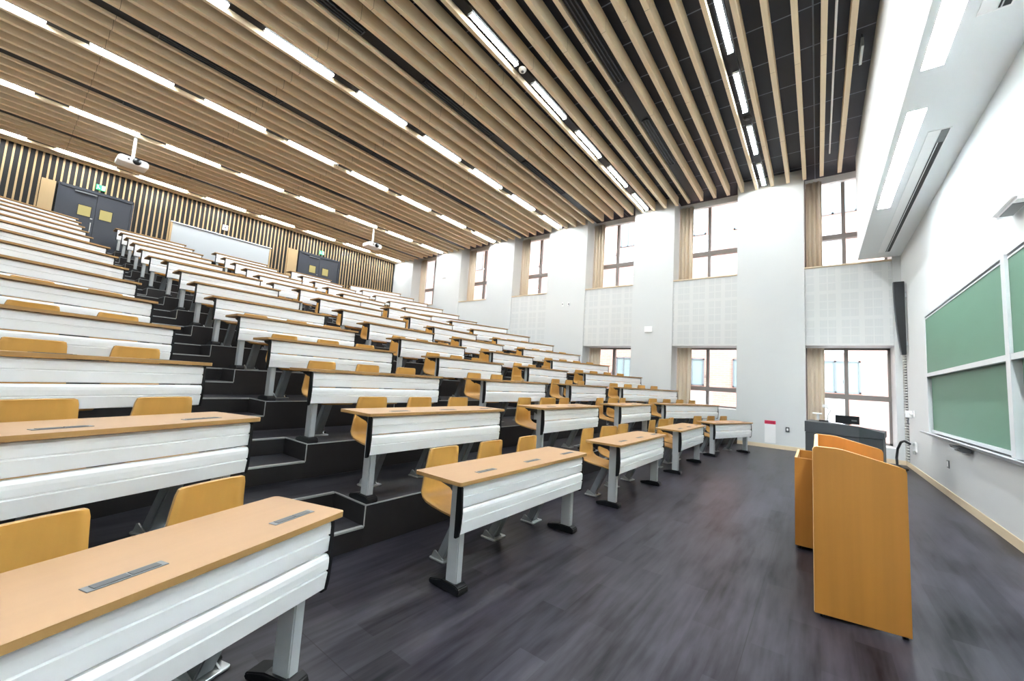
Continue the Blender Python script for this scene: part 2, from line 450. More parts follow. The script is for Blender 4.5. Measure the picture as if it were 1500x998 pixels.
# soffit over the chalkboard
mb = MB()
SY, SZ = -0.83, 4.9
SL = [(6.4, 9.53), (2.49, 5.62), (-1.4, 1.7)]
ly0, ly1 = -1.07, -0.9
mb.box(XL, XR, ly1, SY, SZ, SZ + 0.3)
mb.box(XL, XR, YF, ly1 - 0.17, SZ, SZ + 0.3)
xs = [XR] + [v for s_ in SL for v in (s_[1], s_[0])] + [XL]
for i in range(0, len(xs), 2):
    mb.box(xs[i + 1], xs[i], ly1 - 0.17, ly1, SZ, SZ + 0.3)
mb.box(XL, XR, YF, SY, SZ + 0.3, ZC)
struct(mb, 'ceiling.001', M['soffit'])
for i, (a, b) in enumerate(SL):
    o = thing('recessed_light', ['recessed strip light in the white soffit, nearer the windows', 'recessed strip light in the white soffit, cut by the top of the frame', 'recessed strip light in the white soffit above the near end of the chalkboard'][i], 'ceiling light', (a, ly1 - 0.17, SZ), 0, 'recessed soffit lights')
    MB().box(0.01, b - a - 0.01, 0.03, 0.14, 0.2, 0.24).obj('lamp_tube', M['soffit_tube'], o, 0.015, 3)
    h = MB().box(0.004, b - a - 0.004, 0.004, 0.166, 0.262, 0.298)
    h.obj('housing', M['white'], o)
for i, (a, b) in enumerate([(7.0, 12.42), (1.6, 5.03)]):
    o = thing('air_vent', ['long slot air vent in soffit above the chalkboard, nearer the windows', 'slot air vent in soffit at the top right corner of the frame'][i], 'air vent', (a, -1.38, SZ), 0, 'slot air vents in the soffit')
    f = MB()
    L_ = b - a
    f.box(0, L_, 0.0, 0.012, -0.008, 0).box(0, L_, 0.2, 0.212, -0.008, 0).box(0, 0.012, 0, 0.212, -0.008, 0).box(L_ - 0.012, L_, 0, 0.212, -0.008, 0)
    f.box(0.012, L_ - 0.012, 0.1, 0.2, -0.004, 0)
    f.obj('vent_frame', M['white'], o)
    MB().box(0.02, L_ - 0.02, 0.014, 0.062, -0.003, 0).obj('slot', M['black'], o)
    MB().box(0.02, L_ - 0.02, 0.074, 0.088, -0.003, 0).obj('slot', M['black'], o)
    MB().box(0.02, 0.35, 0.014, 0.088, -0.007, -0.003).obj('damper', M['socket'], o)

# tiers with half-step notches at the four aisles
AISLES = [(1.15, 1.93), (3.66, 4.345), (6.215, 6.925), (8.79, 9.45)]
BL, BR = 1.1, 9.555
NOTCH = 0.47
def tier_outline(k):
    y = nose(k)
    pts = [(XL, y - (BL - XL) * math.tan(TILT)), (BL, y)]
    for a, b in AISLES:
        pts += [(a, y), (a, y + NOTCH), (b, y + NOTCH), (b, y)]
    pts += [(BR, y), (XR, y - (XR - BR) * math.tan(TILT))]
    return pts
for k in range(2, 16):
    h = row_z(k); o_ = tier_outline(k)
    poly = o_ + [(XR, YB), (XL, YB)]
    t = MB()
    n = len(poly)
    t.add([(p[0], p[1], h) for p in poly], [list(range(n))])
    t.cur = 1
    zb = row_z(k - 1)
    for i in range(len(o_) - 1):
        p, q = o_[i], o_[i + 1]
        t.add([(p[0], p[1], zb), (q[0], q[1], zb), (q[0], q[1], h), (p[0], p[1], h)], [(0, 1, 2, 3)])
    t.add([(XL, YB, zb), (XR, YB, zb), (XR, YB, h), (XL, YB, h)], [(0, 3, 2, 1)])
    y = nose(k)
    for a, b in AISLES:
        t.cur = 0
        zm = zb + RISE / 2
        t.add([(a, y + 0.001, zm), (b, y + 0.001, zm), (b, y + NOTCH, zm), (a, y + NOTCH, zm)], [(0, 1, 2, 3)])
        t.cur = 1
        t.add([(a, y + 0.001, zb), (b, y + 0.001, zb), (b, y + 0.001, zm), (a, y + 0.001, zm)], [(0, 1, 2, 3)])
    me = t.mesh('floor_tier', [M['tread'], M['riser']])
    ob = bpy.data.objects.new('floor_tier', me); COL.objects.link(ob); ob['kind'] = 'structure'
    # metal nosing along the tier edge, broader on the aisle steps
    g = MB()
    def strip(p, q, z, w, d):
        dx, dy = q[0] - p[0], q[1] - p[1]; l_ = math.hypot(dx, dy); nx, ny = -dy / l_, dx / l_
        a = [(p[0] - nx * 0.003, p[1] - ny * 0.003), (q[0] - nx * 0.003, q[1] - ny * 0.003), (q[0] + nx * w, q[1] + ny * w), (p[0] + nx * w, p[1] + ny * w)]
        g.prism(a, z - d, z + 0.003)
    for i in range(len(o_) - 1):
        p, q = o_[i], o_[i + 1]
        back = (i - 3) % 4 == 0 and 3 <= i < 3 + 16
        strip(p, q, h, 0.022 if back else 0.008, 0.012 if back else 0.006)
    for a, b in AISLES:
        strip((a, y), (b, y), zb + RISE / 2, 0.03, 0.012)
    for i in range(2, 2 + 16, 4):   # vertical corner beads beside each aisle step
        for c in (o_[i], o_[i + 3]):
            g.box(c[0] - 0.004, c[0] + 0.004, c[1] - 0.004, c[1] + 0.003, zb + RISE / 2, h)
    struct(g, 'trim_%d' % k, M['nosing'])

# baseboards
mb = MB()
e2 = [1.72] + [0.25]
mb.box(XR - 0.012, XR, -1.6, 1.85, 0, 0.1)
struct(mb, 'baseboard_right', M['baseboard'])
struct(MB().box(XL, XR - 0.012, YF, YF + 0.014, 0, 0.105), 'baseboard_front', M['baseboard'])

# ------------------------------------------------------------------ desks
def rounded_rect(x0, x1, y0, y1, r, n=4):
    pts = []
    for cx, cy, a0 in ((x1 - r, y0 + r, -90), (x1 - r, y1 - r, 0), (x0 + r, y1 - r, 90), (x0 + r, y0 + r, 180)):
        for i in range(n + 1):
            a = R(a0 + 90 * i / n); pts.append((cx + r * math.cos(a), cy + r * math.sin(a)))
    return pts

# outline of the folded white front (y, z): two bulged leaves each with a groove
LEAF_U = [(0.062, 0.690), (0.040, 0.686), (0.030, 0.676), (0.027, 0.660), (0.027, 0.627), (0.036, 0.624), (0.036, 0.619), (0.0265, 0.616), (0.030, 0.553), (0.036, 0.549)]
LEAF_L = [(0.036, 0.540), (0.026, 0.535), (0.019, 0.523), (0.018, 0.505), (0.020, 0.473), (0.029, 0.470), (0.029, 0.465), (0.0195, 0.462), (0.030, 0.388), (0.046, 0.384)]
def outline_front():
    return LEAF_U + LEAF_L + [(0.062, 0.384)]
def leaf_mb(x0, x1, prof):
    t = 0.012
    return MB().prism((prof + [(prof[-1][0] + 0.02, prof[-1][1]), (0.064, prof[0][1])])[::-1], x0, x1, 'x')

def SEATS(bi, k, L, n, i):
    """position of seat i along a desk"""
    if bi == 0: return L - 0.24 - (0.6 if n == 3 else 0.57) * (n - 1 - i)
    if bi == 4: return 0.36 + 0.585 * i
    return 0.395 + 0.585 * i
def make_desk(L, n):
    root = thing('lecture_desk', 'desk', 'desk')
    top = MB(); top.prism(rounded_rect(0, L, 0, 0.44, 0.022), 0.6955, 0.72)
    t = top.obj('desktop', [M['beech'], M['plyedge']], root)
    for p in t.data.polygons:
        if abs(p.normal.z) < 0.5: p.material_index = 1
    f = leaf_mb(0.052, L - 0.052, LEAF_U); f2 = leaf_mb(0.052, L - 0.052, LEAF_L)
    fp = f.obj('front_panel', M['panel'], root)
    f2.obj('lower_leaf', M['panel'], fp)
    for x in (0.036, L - 0.052):
        c = MB().prism([(0.062, 0.692), (0.036, 0.690), (0.023, 0.676), (0.013, 0.52), (0.020, 0.42), (0.030, 0.376), (0.045, 0.366), (0.062, 0.366)][::-1], x, x + 0.016, 'x')
        c.obj('end_cap', M['black'], root)
    for x in (0.128, L - 0.128):
        l_ = MB().box(x - 0.028, x + 0.028, 0.078, 0.175, 0.03, 0.695).obj('leg', M['leg'], root, 0.006, 2)
        foot = MB()
        prof = [(0.035, 0.0), (0.30, 0.0), (0.315, 0.018), (0.30, 0.034), (0.20, 0.058), (0.07, 0.058), (0.04, 0.045), (0.03, 0.02)]
        foot.prism(prof, x - 0.047, x + 0.047, 'x')
        foot.obj('foot', M['black'], l_, 0.006, 2)
        arm = MB().prism([(0.17, 0.6945), (0.17, 0.61), (0.20, 0.635), (0.36, 0.672), (0.39, 0.6945)], x - 0.02, x + 0.02, 'x')
        arm.obj('support_arm', M['darkgrey'], root)
    for i in range(n):
        cx = 0.385 + 0.585 * i
        s = MB().box(cx - 0.1, cx + 0.1, 0.105, 0.147, 0.7195, 0.7225).obj('socket_cover', M['socket'], root, 0.001, 1)
        MB().box(cx - 0.082, cx + 0.002, 0.112, 0.14, 0.7222, 0.7242).box(cx + 0.008, cx + 0.082, 0.112, 0.14, 0.7222, 0.7242).obj('socket_lid', M['darkgrey'], s)
        hook = MB(); hx = 0.385 + 0.585 * i - 0.24
        hook.tube([(hx, 0.30, 0.694), (hx, 0.31, 0.664), (hx, 0.335, 0.65), (hx, 0.355, 0.662), (hx, 0.362, 0.678)], 0.006, 6)
        hook.obj('bag_hook', M['black'], root)
    register(root)
    return root

# ------------------------------------------------------------------ chairs
def make_chair():
    root = thing('plywood_chair', 'chair', 'chair')
    prof = [(0.124, 0.806, 0.138), (0.125, 0.802, 0.150), (0.128, 0.775, 0.158), (0.136, 0.70, 0.166), (0.142, 0.60, 0.176), (0.141, 0.535, 0.186),
            (0.131, 0.490, 0.192), (0.106, 0.458, 0.197), (0.068, 0.438, 0.200), (0.0, 0.424, 0.203), (-0.09, 0.412, 0.204), (-0.18, 0.402, 0.202),
            (-0.25, 0.391, 0.198), (-0.29, 0.376, 0.185), (-0.302, 0.360, 0.165)]
    m = 6
    th = 0.013
    mb = MB(); mb.smooth = True
    front, back = [], []
    for i, (y, z, w) in enumerate(prof):
        a = prof[max(i - 1, 0)]; b = prof[min(i + 1, len(prof) - 1)]
        ty, tz = b[0] - a[0], b[1] - a[1]; l_ = math.hypot(ty, tz); ny, nz = tz / l_, -ty / l_
        if i > 8: pass
        for j in range(m + 1):
            u = -1 + 2 * j / m
            cv = 0.012 * u * u * (1 if i < 6 else 0.3)
            dy = -cv if i < 6 else 0
            dz = cv if i >= 6 else 0
            front.append((0.04 + u * w, y + dy, z + dz)); back.append((0.04 + u * w, y + dy - ny * th, z + dz - nz * th))
    W = m + 1; n = len(prof)
    vs = front + back; o = len(front); fs = []
    for i in range(n - 1):
        for j in range(m):
            q = (i * W + j, i * W + j + 1, (i + 1) * W + j + 1, (i + 1) * W + j)
            fs.append(q); fs.append(tuple(o + v for v in q[::-1]))
    mb.add(vs, fs)
    mb.smooth = False
    fs2 = []
    for i in range(n - 1):
        fs2.append((i * W, (i + 1) * W, o + (i + 1) * W, o + i * W)); fs2.append((i * W + m, o + i * W + m, o + (i + 1) * W + m, (i + 1) * W + m))
    for j in range(m):
        fs2.append((j, o + j, o + j + 1, j + 1)); fs2.append(((n - 1) * W + j, (n - 1) * W + j + 1, o + (n - 1) * W + j + 1, o + (n - 1) * W + j))
    mb.cur = 1
    mb.add(vs, fs2)
    mb.obj('seat_shell', [M['ply'], M['plyedge']], root)
    # slanted pedestal from the floor plate up under the seat
    p = MB()
    p.add([(-0.045, -0.035, 0.01), (0.045, -0.035, 0.01), (0.045, 0.045, 0.01), (-0.045, 0.045, 0.01),
           (-0.04, -0.215, 0.385), (0.04, -0.215, 0.385), (0.04, -0.13, 0.385), (-0.04, -0.13, 0.385)],
          [(0, 3, 2, 1), (4, 5, 6, 7), (0, 1, 5, 4), (1, 2, 6, 5), (2, 3, 7, 6), (3, 0, 4, 7)])
    leg = p.obj('pedestal', M['pedestal'], root, 0.008, 2)
    MB().box(-0.06, 0.06, -0.25, -0.08, 0.375, 0.391).obj('seat_plate', M['pedestal'], leg, 0.004, 1)
    fp = MB().prism(rounded_rect(-0.075, 0.095, -0.075, 0.085, 0.015), 0.0, 0.014)
    plate = fp.obj('floor_plate', M['alu'], root, 0.003, 1)
    for x in (-0.058, 0.050):
        MB().prism([(-0.06, 0.013), (0.075, 0.013), (0.05, 0.062), (0.035, 0.066)], x, x + 0.008, 'x').obj('gusset', M['alu'], plate)
    b = MB().tube([(0.062, -0.005, 0.028), (0.088, -0.005, 0.028)], 0.014, 8).obj('bolt', M['black'], plate)
    br = MB()
    pth = [(0.155, 0.66), (0.159, 0.60), (0.158, 0.535), (0.146, 0.482), (0.112, 0.445), (0.06, 0.424), (-0.04, 0.404)]
    for (y0, z0), (y1, z1) in zip(pth[:-1], pth[1:]):
        br.add([(-0.05, y0, z0), (0.05, y0, z0), (0.05, y1, z1), (-0.05, y1, z1),
                (-0.05, y0 + 0.012, z0 - 0.01), (0.05, y0 + 0.012, z0 - 0.01), (0.05, y1 + 0.012, z1 - 0.01), (-0.05, y1 + 0.012, z1 - 0.01)],
               [(0, 1, 2, 3), (4, 7, 6, 5), (0, 3, 7, 4), (1, 5, 6, 2), (0, 4, 5, 1), (3, 2, 6, 7)])
    br.obj('back_bracket', M['darkgrey'], root)
    register(root)
    return root

ROWW = ['', 'front', 'second', 'third', 'fourth', 'fifth', 'sixth', 'seventh', 'eighth', 'ninth', 'tenth', 'eleventh', 'twelfth', 'thirteenth', 'fourteenth', 'back']
CAMR = [[0.605025, -0.793765, 0.062295], [0.115489, 0.010077, -0.993258], [0.787785, 0.608141, 0.097768]]
CAMZ = 1.38
def pixel(p):
    d = (p[0], p[1], p[2] - CAMZ)
    c = [sum(r[i] * d[i] for i in range(3)) for r in CAMR]
    if c[2] < 0.05: return None
    return (c[0] / c[2] * 583.33 + 750, c[1] / c[2] * 583.33 + 499)
def in_view(pts, pad=15):
    for p in pts:
        q = pixel(p)
        if q and -pad < q[0] < 1500 + pad and -pad < q[1] < 998 + pad: return True
    return False

BLOCKN = ['leftmost block', 'second block from left', 'middle block', 'fourth block from left', 'rightmost block']
PROTO = {}
SKIP = set()
W3, W4 = 1.735, 2.42
chair_proto = None
ORDC = ['first', 'second', 'third', 'fourth']
SWIVEL = {(1, 2, 1): -0.35, (2, 2, 1): -0.3, (1, 3, 1): -0.35, (2, 3, 1): -0.25, (1, 2, 2): -0.1}
for k in range(1, 16):
    y, z = row_y(k), row_z(k)
    c, s = math.cos(TILT), math.sin(TILT)
    la = W4 if k > 1 else W3
    le = W4 if k > 1 else W3
    blocks = [((1.093 - la * c, y - la * s), TILT, la, 4 if k > 1 else 3), ((1.862, y), 0, W3, 3), ((4.407, y), 0, W3, 3), ((6.985, y), 0, W3, 3), ((9.555, y - 0.018), -TILT, le, 4 if k > 1 else 3)]
    for bi, ((bx, by), ang, L, n) in enumerate(blocks):
        if (k, bi) in SKIP: continue
        def loc(u, v, w=0.0):
            return (bx + u * math.cos(ang) - v * math.sin(ang), by + u * math.sin(ang) + v * math.cos(ang), z + w)
        if (L, n) not in PROTO:
            PROTO[(L, n)] = make_desk(L, n); d = PROTO[(L, n)]
        else:
            d = copy_tree(PROTO[(L, n)])
        d.location = (bx, by, z); d.rotation_euler = (0, 0, ang)
        tag(d, 'white-fronted beech-topped desk in the %s row of the %s' % (ROWW[k], BLOCKN[bi]), 'desk', 'rows of lecture desks')
        for i in range(n):
            u = SEATS(bi, k, L, n, i)
            if not in_view([loc(u - 0.15, 0.6, 0.8), loc(u + 0.15, 0.6, 0.8), loc(u, 0.5, 0.0)]): continue
            if (k, bi, i) in SKIP: continue
            if chair_proto is None:
                chair_proto = make_chair(); ch = chair_proto
            else:
                ch = copy_tree(chair_proto)
            ch.location = loc(u, 0.5); ch.rotation_euler = (0, 0, ang + SWIVEL.get((k, bi, i), 0))
            tag(ch, 'bent plywood chair, %s from %s at the %s-row desk of the %s' % (ORDC[i] if bi else ORDC[n - 1 - i], 'left' if bi else 'right', ROWW[k], BLOCKN[bi]), 'chair', 'plywood chairs behind the desks')

# ------------------------------------------------------------------ ceiling baffles, lights, slots
def ordinal(n):
    return '%d%s' % (n, 'th' if 10 <= n % 100 <= 20 else {1: 'st', 2: 'nd', 3: 'rd'}.get(n % 10, 'th'))
SP = 0.368
i = 0
while True:
    ye = -0.467 + SP * i
    if ye > YB - 0.05: break
    short = i >= 5 and (i - 5) % 9 in (0, 5)
    h = 0.11 if short else 0.28
    w = 0.07 if short else 0.082
    o = MB().box(XL + 0.01, XR - 0.03, ye - w, ye, ZS, ZS + h).obj('ceiling_slat', M['slat'])
    if not short:
        pass
    tag(o, '%s pale wooden ceiling slat, %s counting from the chalkboard wall' % ('shallow' if short else 'deep', ordinal(i + 1)), 'ceiling slat', 'wooden slats under the black ceiling')
    i += 1
NSL = i
SR = ['first', 'second', 'third', 'fourth', 'fifth', 'last']
light_proto = None
for j in range(6):
    yl = -0.467 + SP * (4.5 + 9 * j) - 0.036
    o = thing('light_track', 'black track carrying the %s strip of ceiling lights from the chalkboard' % SR[j], 'track', (0, yl, ZS + 0.046), 0, 'black tracks behind the light strips')
    MB().box(XL + 0.05, XR - 0.05, -0.07, 0.07, 0, 0.08).obj('channel', M['black'], o)
    hg = MB()
    for xx in (1.0, 4.0, 7.0, 10.0): MB().tube([(xx, 0, 0.08), (xx, 0, ZC - ZS - 0.046)], 0.008, 6).obj('hanger', M['black'], o)
    for q in range(9):
        x1 = 12.69 - 1.825 * q; x0 = x1 - 1.28
        if x0 < XL: continue
        if light_proto is None:
            o = thing('ceiling_light', 'x', 'ceiling light'); light_proto = o
            MB().box(0, 1.28, -0.044, 0.044, 0.0155, 0.029).obj('housing', M['white'], o)
            t = MB(); t.smooth = True
            t.prism([(0.042 * math.cos(a), 0.016 - 0.030 * math.sin(a)) for a in [math.pi * v / 10 for v in range(11)]][::-1], 0.012, 1.268, 'x')
            t.obj('lamp_diffuser', M['tube'], o)
            for xx in (-0.002, 1.27):
                MB().box(xx, xx + 0.012, -0.046, 0.046, -0.015, 0.029).obj('end_cap', M['white'], o)
            register(o)
        else:
            o = copy_tree(light_proto)
        o.location = (x0, yl, ZS + 0.016)
        tag(o, 'lit linear ceiling light, %s from the window wall in the %s strip from the chalkboard' % (['first', 'second', 'third', 'fourth', 'fifth', 'sixth', 'seventh', 'eighth', 'ninth'][q], SR[j]), 'ceiling light', 'linear lights between the ceiling slats')
for j in range(5):
    yl = -0.467 + SP * (9.5 + 9 * j) - 0.036
    for q, (a, b) in enumerate([(8.19, 10.32), (4.7, 6.83), (1.2, 3.33)]):
        if not in_view([(a, yl, 7.5), (b, yl, 7.5)]): continue
        o = thing('slot_diffuser', 'black slot diffuser in ceiling, %s from windows in the %s gap between light strips' % (['first', 'second', 'third'][q], SR[j]), 'air vent', (a, yl, ZS + 0.004), 0, 'slot diffusers in the ceiling')
        f = MB(); L_ = b - a
        f.box(0, L_, -0.07, -0.055, 0, 0.03).box(0, L_, 0.055, 0.07, 0, 0.03).box(0, L_, -0.008, 0.008, 0, 0.03).box(0, 0.015, -0.07, 0.07, 0, 0.03).box(L_ - 0.015, L_, -0.07, 0.07, 0, 0.03)
        f.obj('diffuser_frame', M['darkgrey'], o)
        MB().box(0.01, L_ - 0.01, -0.056, 0.056, 0.018, 0.029).obj('slot', M['black'], o)
        for xx in (0.3, L_ - 0.3): MB().tube([(xx, 0, 0.026), (xx, 0, 0.0305)], 0.008, 6).obj('hanger', M['black'], o)
    o = thing('duct_channel', 'black channel in the %s gap between light strips from the chalkboard' % SR[j], 'channel', (0, yl, ZS + 0.035), 0, 'black channels between the light strips')
    MB().box(XL + 0.05, XR - 0.05, -0.115, 0.115, 0, 0.06).obj('channel', M['black'], o)
    for xx in (1.5, 4.5, 7.5, 10.5): MB().tube([(xx, 0.02, 0.06), (xx, 0.02, ZC - ZS - 0.035)], 0.008, 6).obj('hanger', M['black'], o)
# small ceiling devices
def disc(name, label, cat, x, y, z, r, h, m, m2=None):
    o = thing(name, label, cat, (x, y, z))
    b = MB(); b.smooth = True
    prof = [(r, 0.0), (r, -h * 0.4), (r * 0.8, -h), (0.0001, -h)]
    n = 20; vs = []; fs = []
    for (rr, zz) in prof:
        vs += [(rr * math.cos(2 * math.pi * t / n), rr * math.sin(2 * math.pi * t / n), zz) for t in range(n)]
    for a in range(len(prof) - 1):
        for t in range(n): fs.append((a * n + t, a * n + (t + 1) % n, (a + 1) * n + (t + 1) % n, (a + 1) * n + t))
    b.add(vs, fs).obj('body', m, o)
    MB().prism([(r * 0.35 * math.cos(2 * math.pi * t / 12), r * 0.35 * math.sin(2 * math.pi * t / 12)) for t in range(12)], -h * 1.3, -h * 0.9).obj('sensor', m2 or M['socket'], o)
    return o
disc('smoke_detector', 'round white smoke detector between lights of the second strip', 'smoke detector', 5.55, 4.44, ZS + 0.046, 0.075, 0.05, M['white'])
disc('smoke_detector', 'small white detector between lights of the fourth strip', 'smoke detector', 5.45, 11.06, ZS + 0.046, 0.06, 0.05, M['white'])
disc('ceiling_speaker', 'round black ceiling speaker between lights of the strip nearest the chalkboard', 'speaker', 9.3, 1.15, ZS + 0.046, 0.08, 0.03, M['black'], M['darkgrey'])
o = thing('hanging_rail', 'thin white rail hung beside the first ceiling slat', 'rail', (0, 0, 0))
MB().tube([(3.0, -0.29, 7.42), (11.95, -0.29, 7.42)], 0.017, 8).obj('rail_tube', M['white'], o)
for xx in (4.0, 6.5, 9.0, 11.5):
    MB().tube([(xx, -0.29, 7.43), (xx, -0.29, ZC)], 0.006, 6).obj('hanger', M['black'], o)
o = thing('ceiling_bracket', 'small silver bracket in the black gap beside the soffit', 'bracket', (8.3, -0.66, 7.35))
MB().box(0, 0.5, -0.02, 0.02, 0, 0.16).obj('bracket_plate', M['alu'], o, 0.004, 1)
MB().box(0.05, 0.45, -0.006, 0.006, 0.16, 0.25).obj('hanger', M['black'], o)

# projectors
def projector(x, y, label):
    o = thing('projector', label, 'projector', (x, y, 6.5), 0.0, 'projectors hung from the ceiling')
    b = MB().prism([(-0.31, 0.0), (-0.31, 0.11), (-0.26, 0.16), (0.26, 0.16), (0.31, 0.11), (0.31, 0.0), (0.25, -0.02), (-0.25, -0.02)][::-1], -0.24, 0.22, 'y')
    b.obj('casing', M['white'], o, 0.012, 2)
    ln = MB(); ln.smooth = True
    ln.tube([(0.06, -0.24, 0.07), (0.06, -0.275, 0.07)], 0.085, 20).obj('lens', M['black'], o)
    MB().tube([(-0.1, -0.24, 0.08), (-0.1, -0.246, 0.08)], 0.022, 10).obj('sensor', M['black'], o)
    MB().box(-0.12, 0.12, -0.1, 0.12, 0.16, 0.2).obj('mount_plate', M['alu'], o)
    MB().tube([(0, 0, 0.2), (0, 0, ZC - 6.5)], 0.035, 12).obj('pole', M['white'], o)
projector(1.72, 14.72, 'white ceiling projector on a pole at left, before the left rear doors')
projector(9.12, 14.72, 'white ceiling projector on a pole toward the windows, right of the right rear doors')

# ------------------------------------------------------------------ rear wall
ZB = row_z(15)
D1, D2 = (0.70, 2.30), (7.86, 9.66)
PN1, PN2 = (0.31, 0.60), (7.36, 7.76)
WBX = (3.35, 6.68)
sl = MB()
xx = XR - 0.12
while xx > XL:
    x0, x1 = xx - 0.042, xx
    z0 = ZB
    if D1[0] - 0.03 < (x0 + x1) / 2 < D1[1] + 0.03: z0 = 6.55
    elif D2[0] - 0.03 < (x0 + x1) / 2 < D2[1] + 0.03: z0 = 6.55
    elif PN1[0] < (x0 + x1) / 2 < PN1[1] or PN2[0] < (x0 + x1) / 2 < PN2[1]: z0 = 6.52
    elif WBX[0] - 0.02 < (x0 + x1) / 2 < WBX[1] + 0.02: z0 = 6.29
    sl.box(x0, x1, YB - 0.022, YB - 0.002, z0, ZC - 0.02)
    xx -= 0.1385
sc = struct(sl, 'trim_1', M['woodslat'])
for n_, (a, b) in ((1, D1), (2, D2)):
    f = MB().box(a - 0.05, a, YB - 0.1, YB, ZB, 6.5).box(b, b + 0.05, YB - 0.1, YB, ZB, 6.5).box(a - 0.05, b + 0.05, YB - 0.1, YB, 6.46, 6.54)
    d = struct(f, 'door_%d' % n_, M['door'])
    mid = (a + b) / 2
    for s_, (p, q) in ((-1, (a, mid - 0.004)), (1, (mid + 0.004, b))):
        lf = MB().box(p, q, YB - 0.07, YB - 0.01, ZB + 0.01, 6.46).obj('door_leaf', M['door'], d)
        cx = mid + s_ * 0.24 if n_ == 1 else mid + s_ * 0.30
        MB().box(cx - 0.14, cx + 0.14, YB - 0.078, YB - 0.07, 5.68, 6.0).obj('door_pane', M['pane'], lf)
        pf = MB().box(cx - 0.155, cx + 0.155, YB - 0.082, YB - 0.07, 6.0, 6.015).box(cx - 0.155, cx + 0.155, YB - 0.082, YB - 0.07, 5.665, 5.68)
        pf.box(cx - 0.155, cx - 0.14, YB - 0.082, YB - 0.07, 5.68, 6.0).box(cx + 0.14, cx + 0.155, YB - 0.082, YB - 0.07, 5.68, 6.0)
        pf.obj('pane_frame', M['black'], lf)
    hd = MB().tube([(mid - 0.07, YB - 0.11, 5.2), (mid - 0.07, YB - 0.11, 5.5)], 0.013, 8)
    hd.box(mid - 0.08, mid - 0.06, YB - 0.11, YB - 0.07, 5.22, 5.24).box(mid - 0.08, mid - 0.06, YB - 0.11, YB - 0.07, 5.46, 5.48)
    hd.obj('door_handle', M['alu'], d)
    MB().box(mid - 0.09, mid - 0.04, YB - 0.085, YB - 0.07, 5.62, 5.65).obj('door_lock', M['alu'], d)
    MB().box(mid - 0.5, mid - 0.02, YB - 0.12, YB - 0.07, 6.38, 6.42).obj('door_closer', M['socket'], d)
for i, (a, b) in enumerate((PN1, PN2)):
    o = thing('wall_panel', ['flat pale wood panel left of the left rear doors', 'flat pale wood panel left of the right rear doors'][i], 'wall panel', (a, YB - 0.07, ZB), 0, 'wood service panels beside the doors')
    MB().box(0, b - a, 0, 0.065, 0, 6.52 - ZB).obj('panel_board', M['woodslat'], o)
    MB().box(0.1, 0.19, -0.006, 0, 0.62, 0.74).obj('switch_plate', M['socket'], o)
for i, (a, b) in enumerate((D1, D2)):
    cx = (a + b) / 2 + 0.03
    o = thing('exit_sign', ['green lit exit sign above the left rear doors', 'green lit exit sign above the right rear doors'][i], 'exit sign', (cx, YB - 0.075, 6.62), 0, 'exit signs above the rear doors')
    MB().box(-0.11, 0.11, -0.04, 0.0, 0, 0.17).obj('sign_case', M['exit'], o, 0.004, 1)
    g = MB()
    yy = -0.046
    g.box(0.02, 0.095, yy, -0.0395, 0.015, 0.155)
    g.prism([(-0.075 + 0.014 * math.cos(t * 0.63), 0.135 + 0.014 * math.sin(t * 0.63)) for t in range(10)], yy, -0.0395, 'y')
    g.prism([(-0.09, 0.115), (-0.06, 0.118), (-0.045, 0.075), (-0.072, 0.07)][::-1], yy, -0.0395, 'y')
    g.prism([(-0.06, 0.08), (-0.045, 0.075), (-0.015, 0.045), (-0.028, 0.035)][::-1], yy, -0.0395, 'y')
    g.prism([(-0.072, 0.075), (-0.058, 0.07), (-0.075, 0.03), (-0.1, 0.02)][::-1], yy, -0.0395, 'y')
    g.obj('pictogram', M['exitw'], o)
o = thing('whiteboard', 'long pale grey whiteboard on the rear slatted wall', 'whiteboard', (WBX[0], YB - 0.08, 5.15))
WL, WH = WBX[1] - WBX[0], 1.1
MB().box(0.06, WL - 0.06, 0.01, 0.06, 0.03, WH - 0.02).obj('writing_surface', M['whiteboard'], o)
MB().box(0, 0.06, -0.01, 0.075, 0, WH).box(WL - 0.06, WL, -0.01, 0.075, 0, WH).obj('side_frame', M['woodslat'], o)
MB().box(0, WL, -0.03, 0.075, WH, WH + 0.035).obj('top_rail', M['aluframe'], o)
MB().box(0.06, WL - 0.06, -0.06, 0.06, 0, 0.03).obj('pen_tray', M['aluframe'], o)
o = thing('wall_clock_box', 'small white control box above the whiteboard', 'control box', (4.88, YB - 0.12, 6.48))
MB().box(0, 0.17, 0, 0.05, 0, 0.2).obj('case', M['white'], o, 0.006, 1)
MB().tube([(0.085, -0.001, 0.1), (0.085, -0.008, 0.1)], 0.04, 12).obj('dial', M['socket'], o)

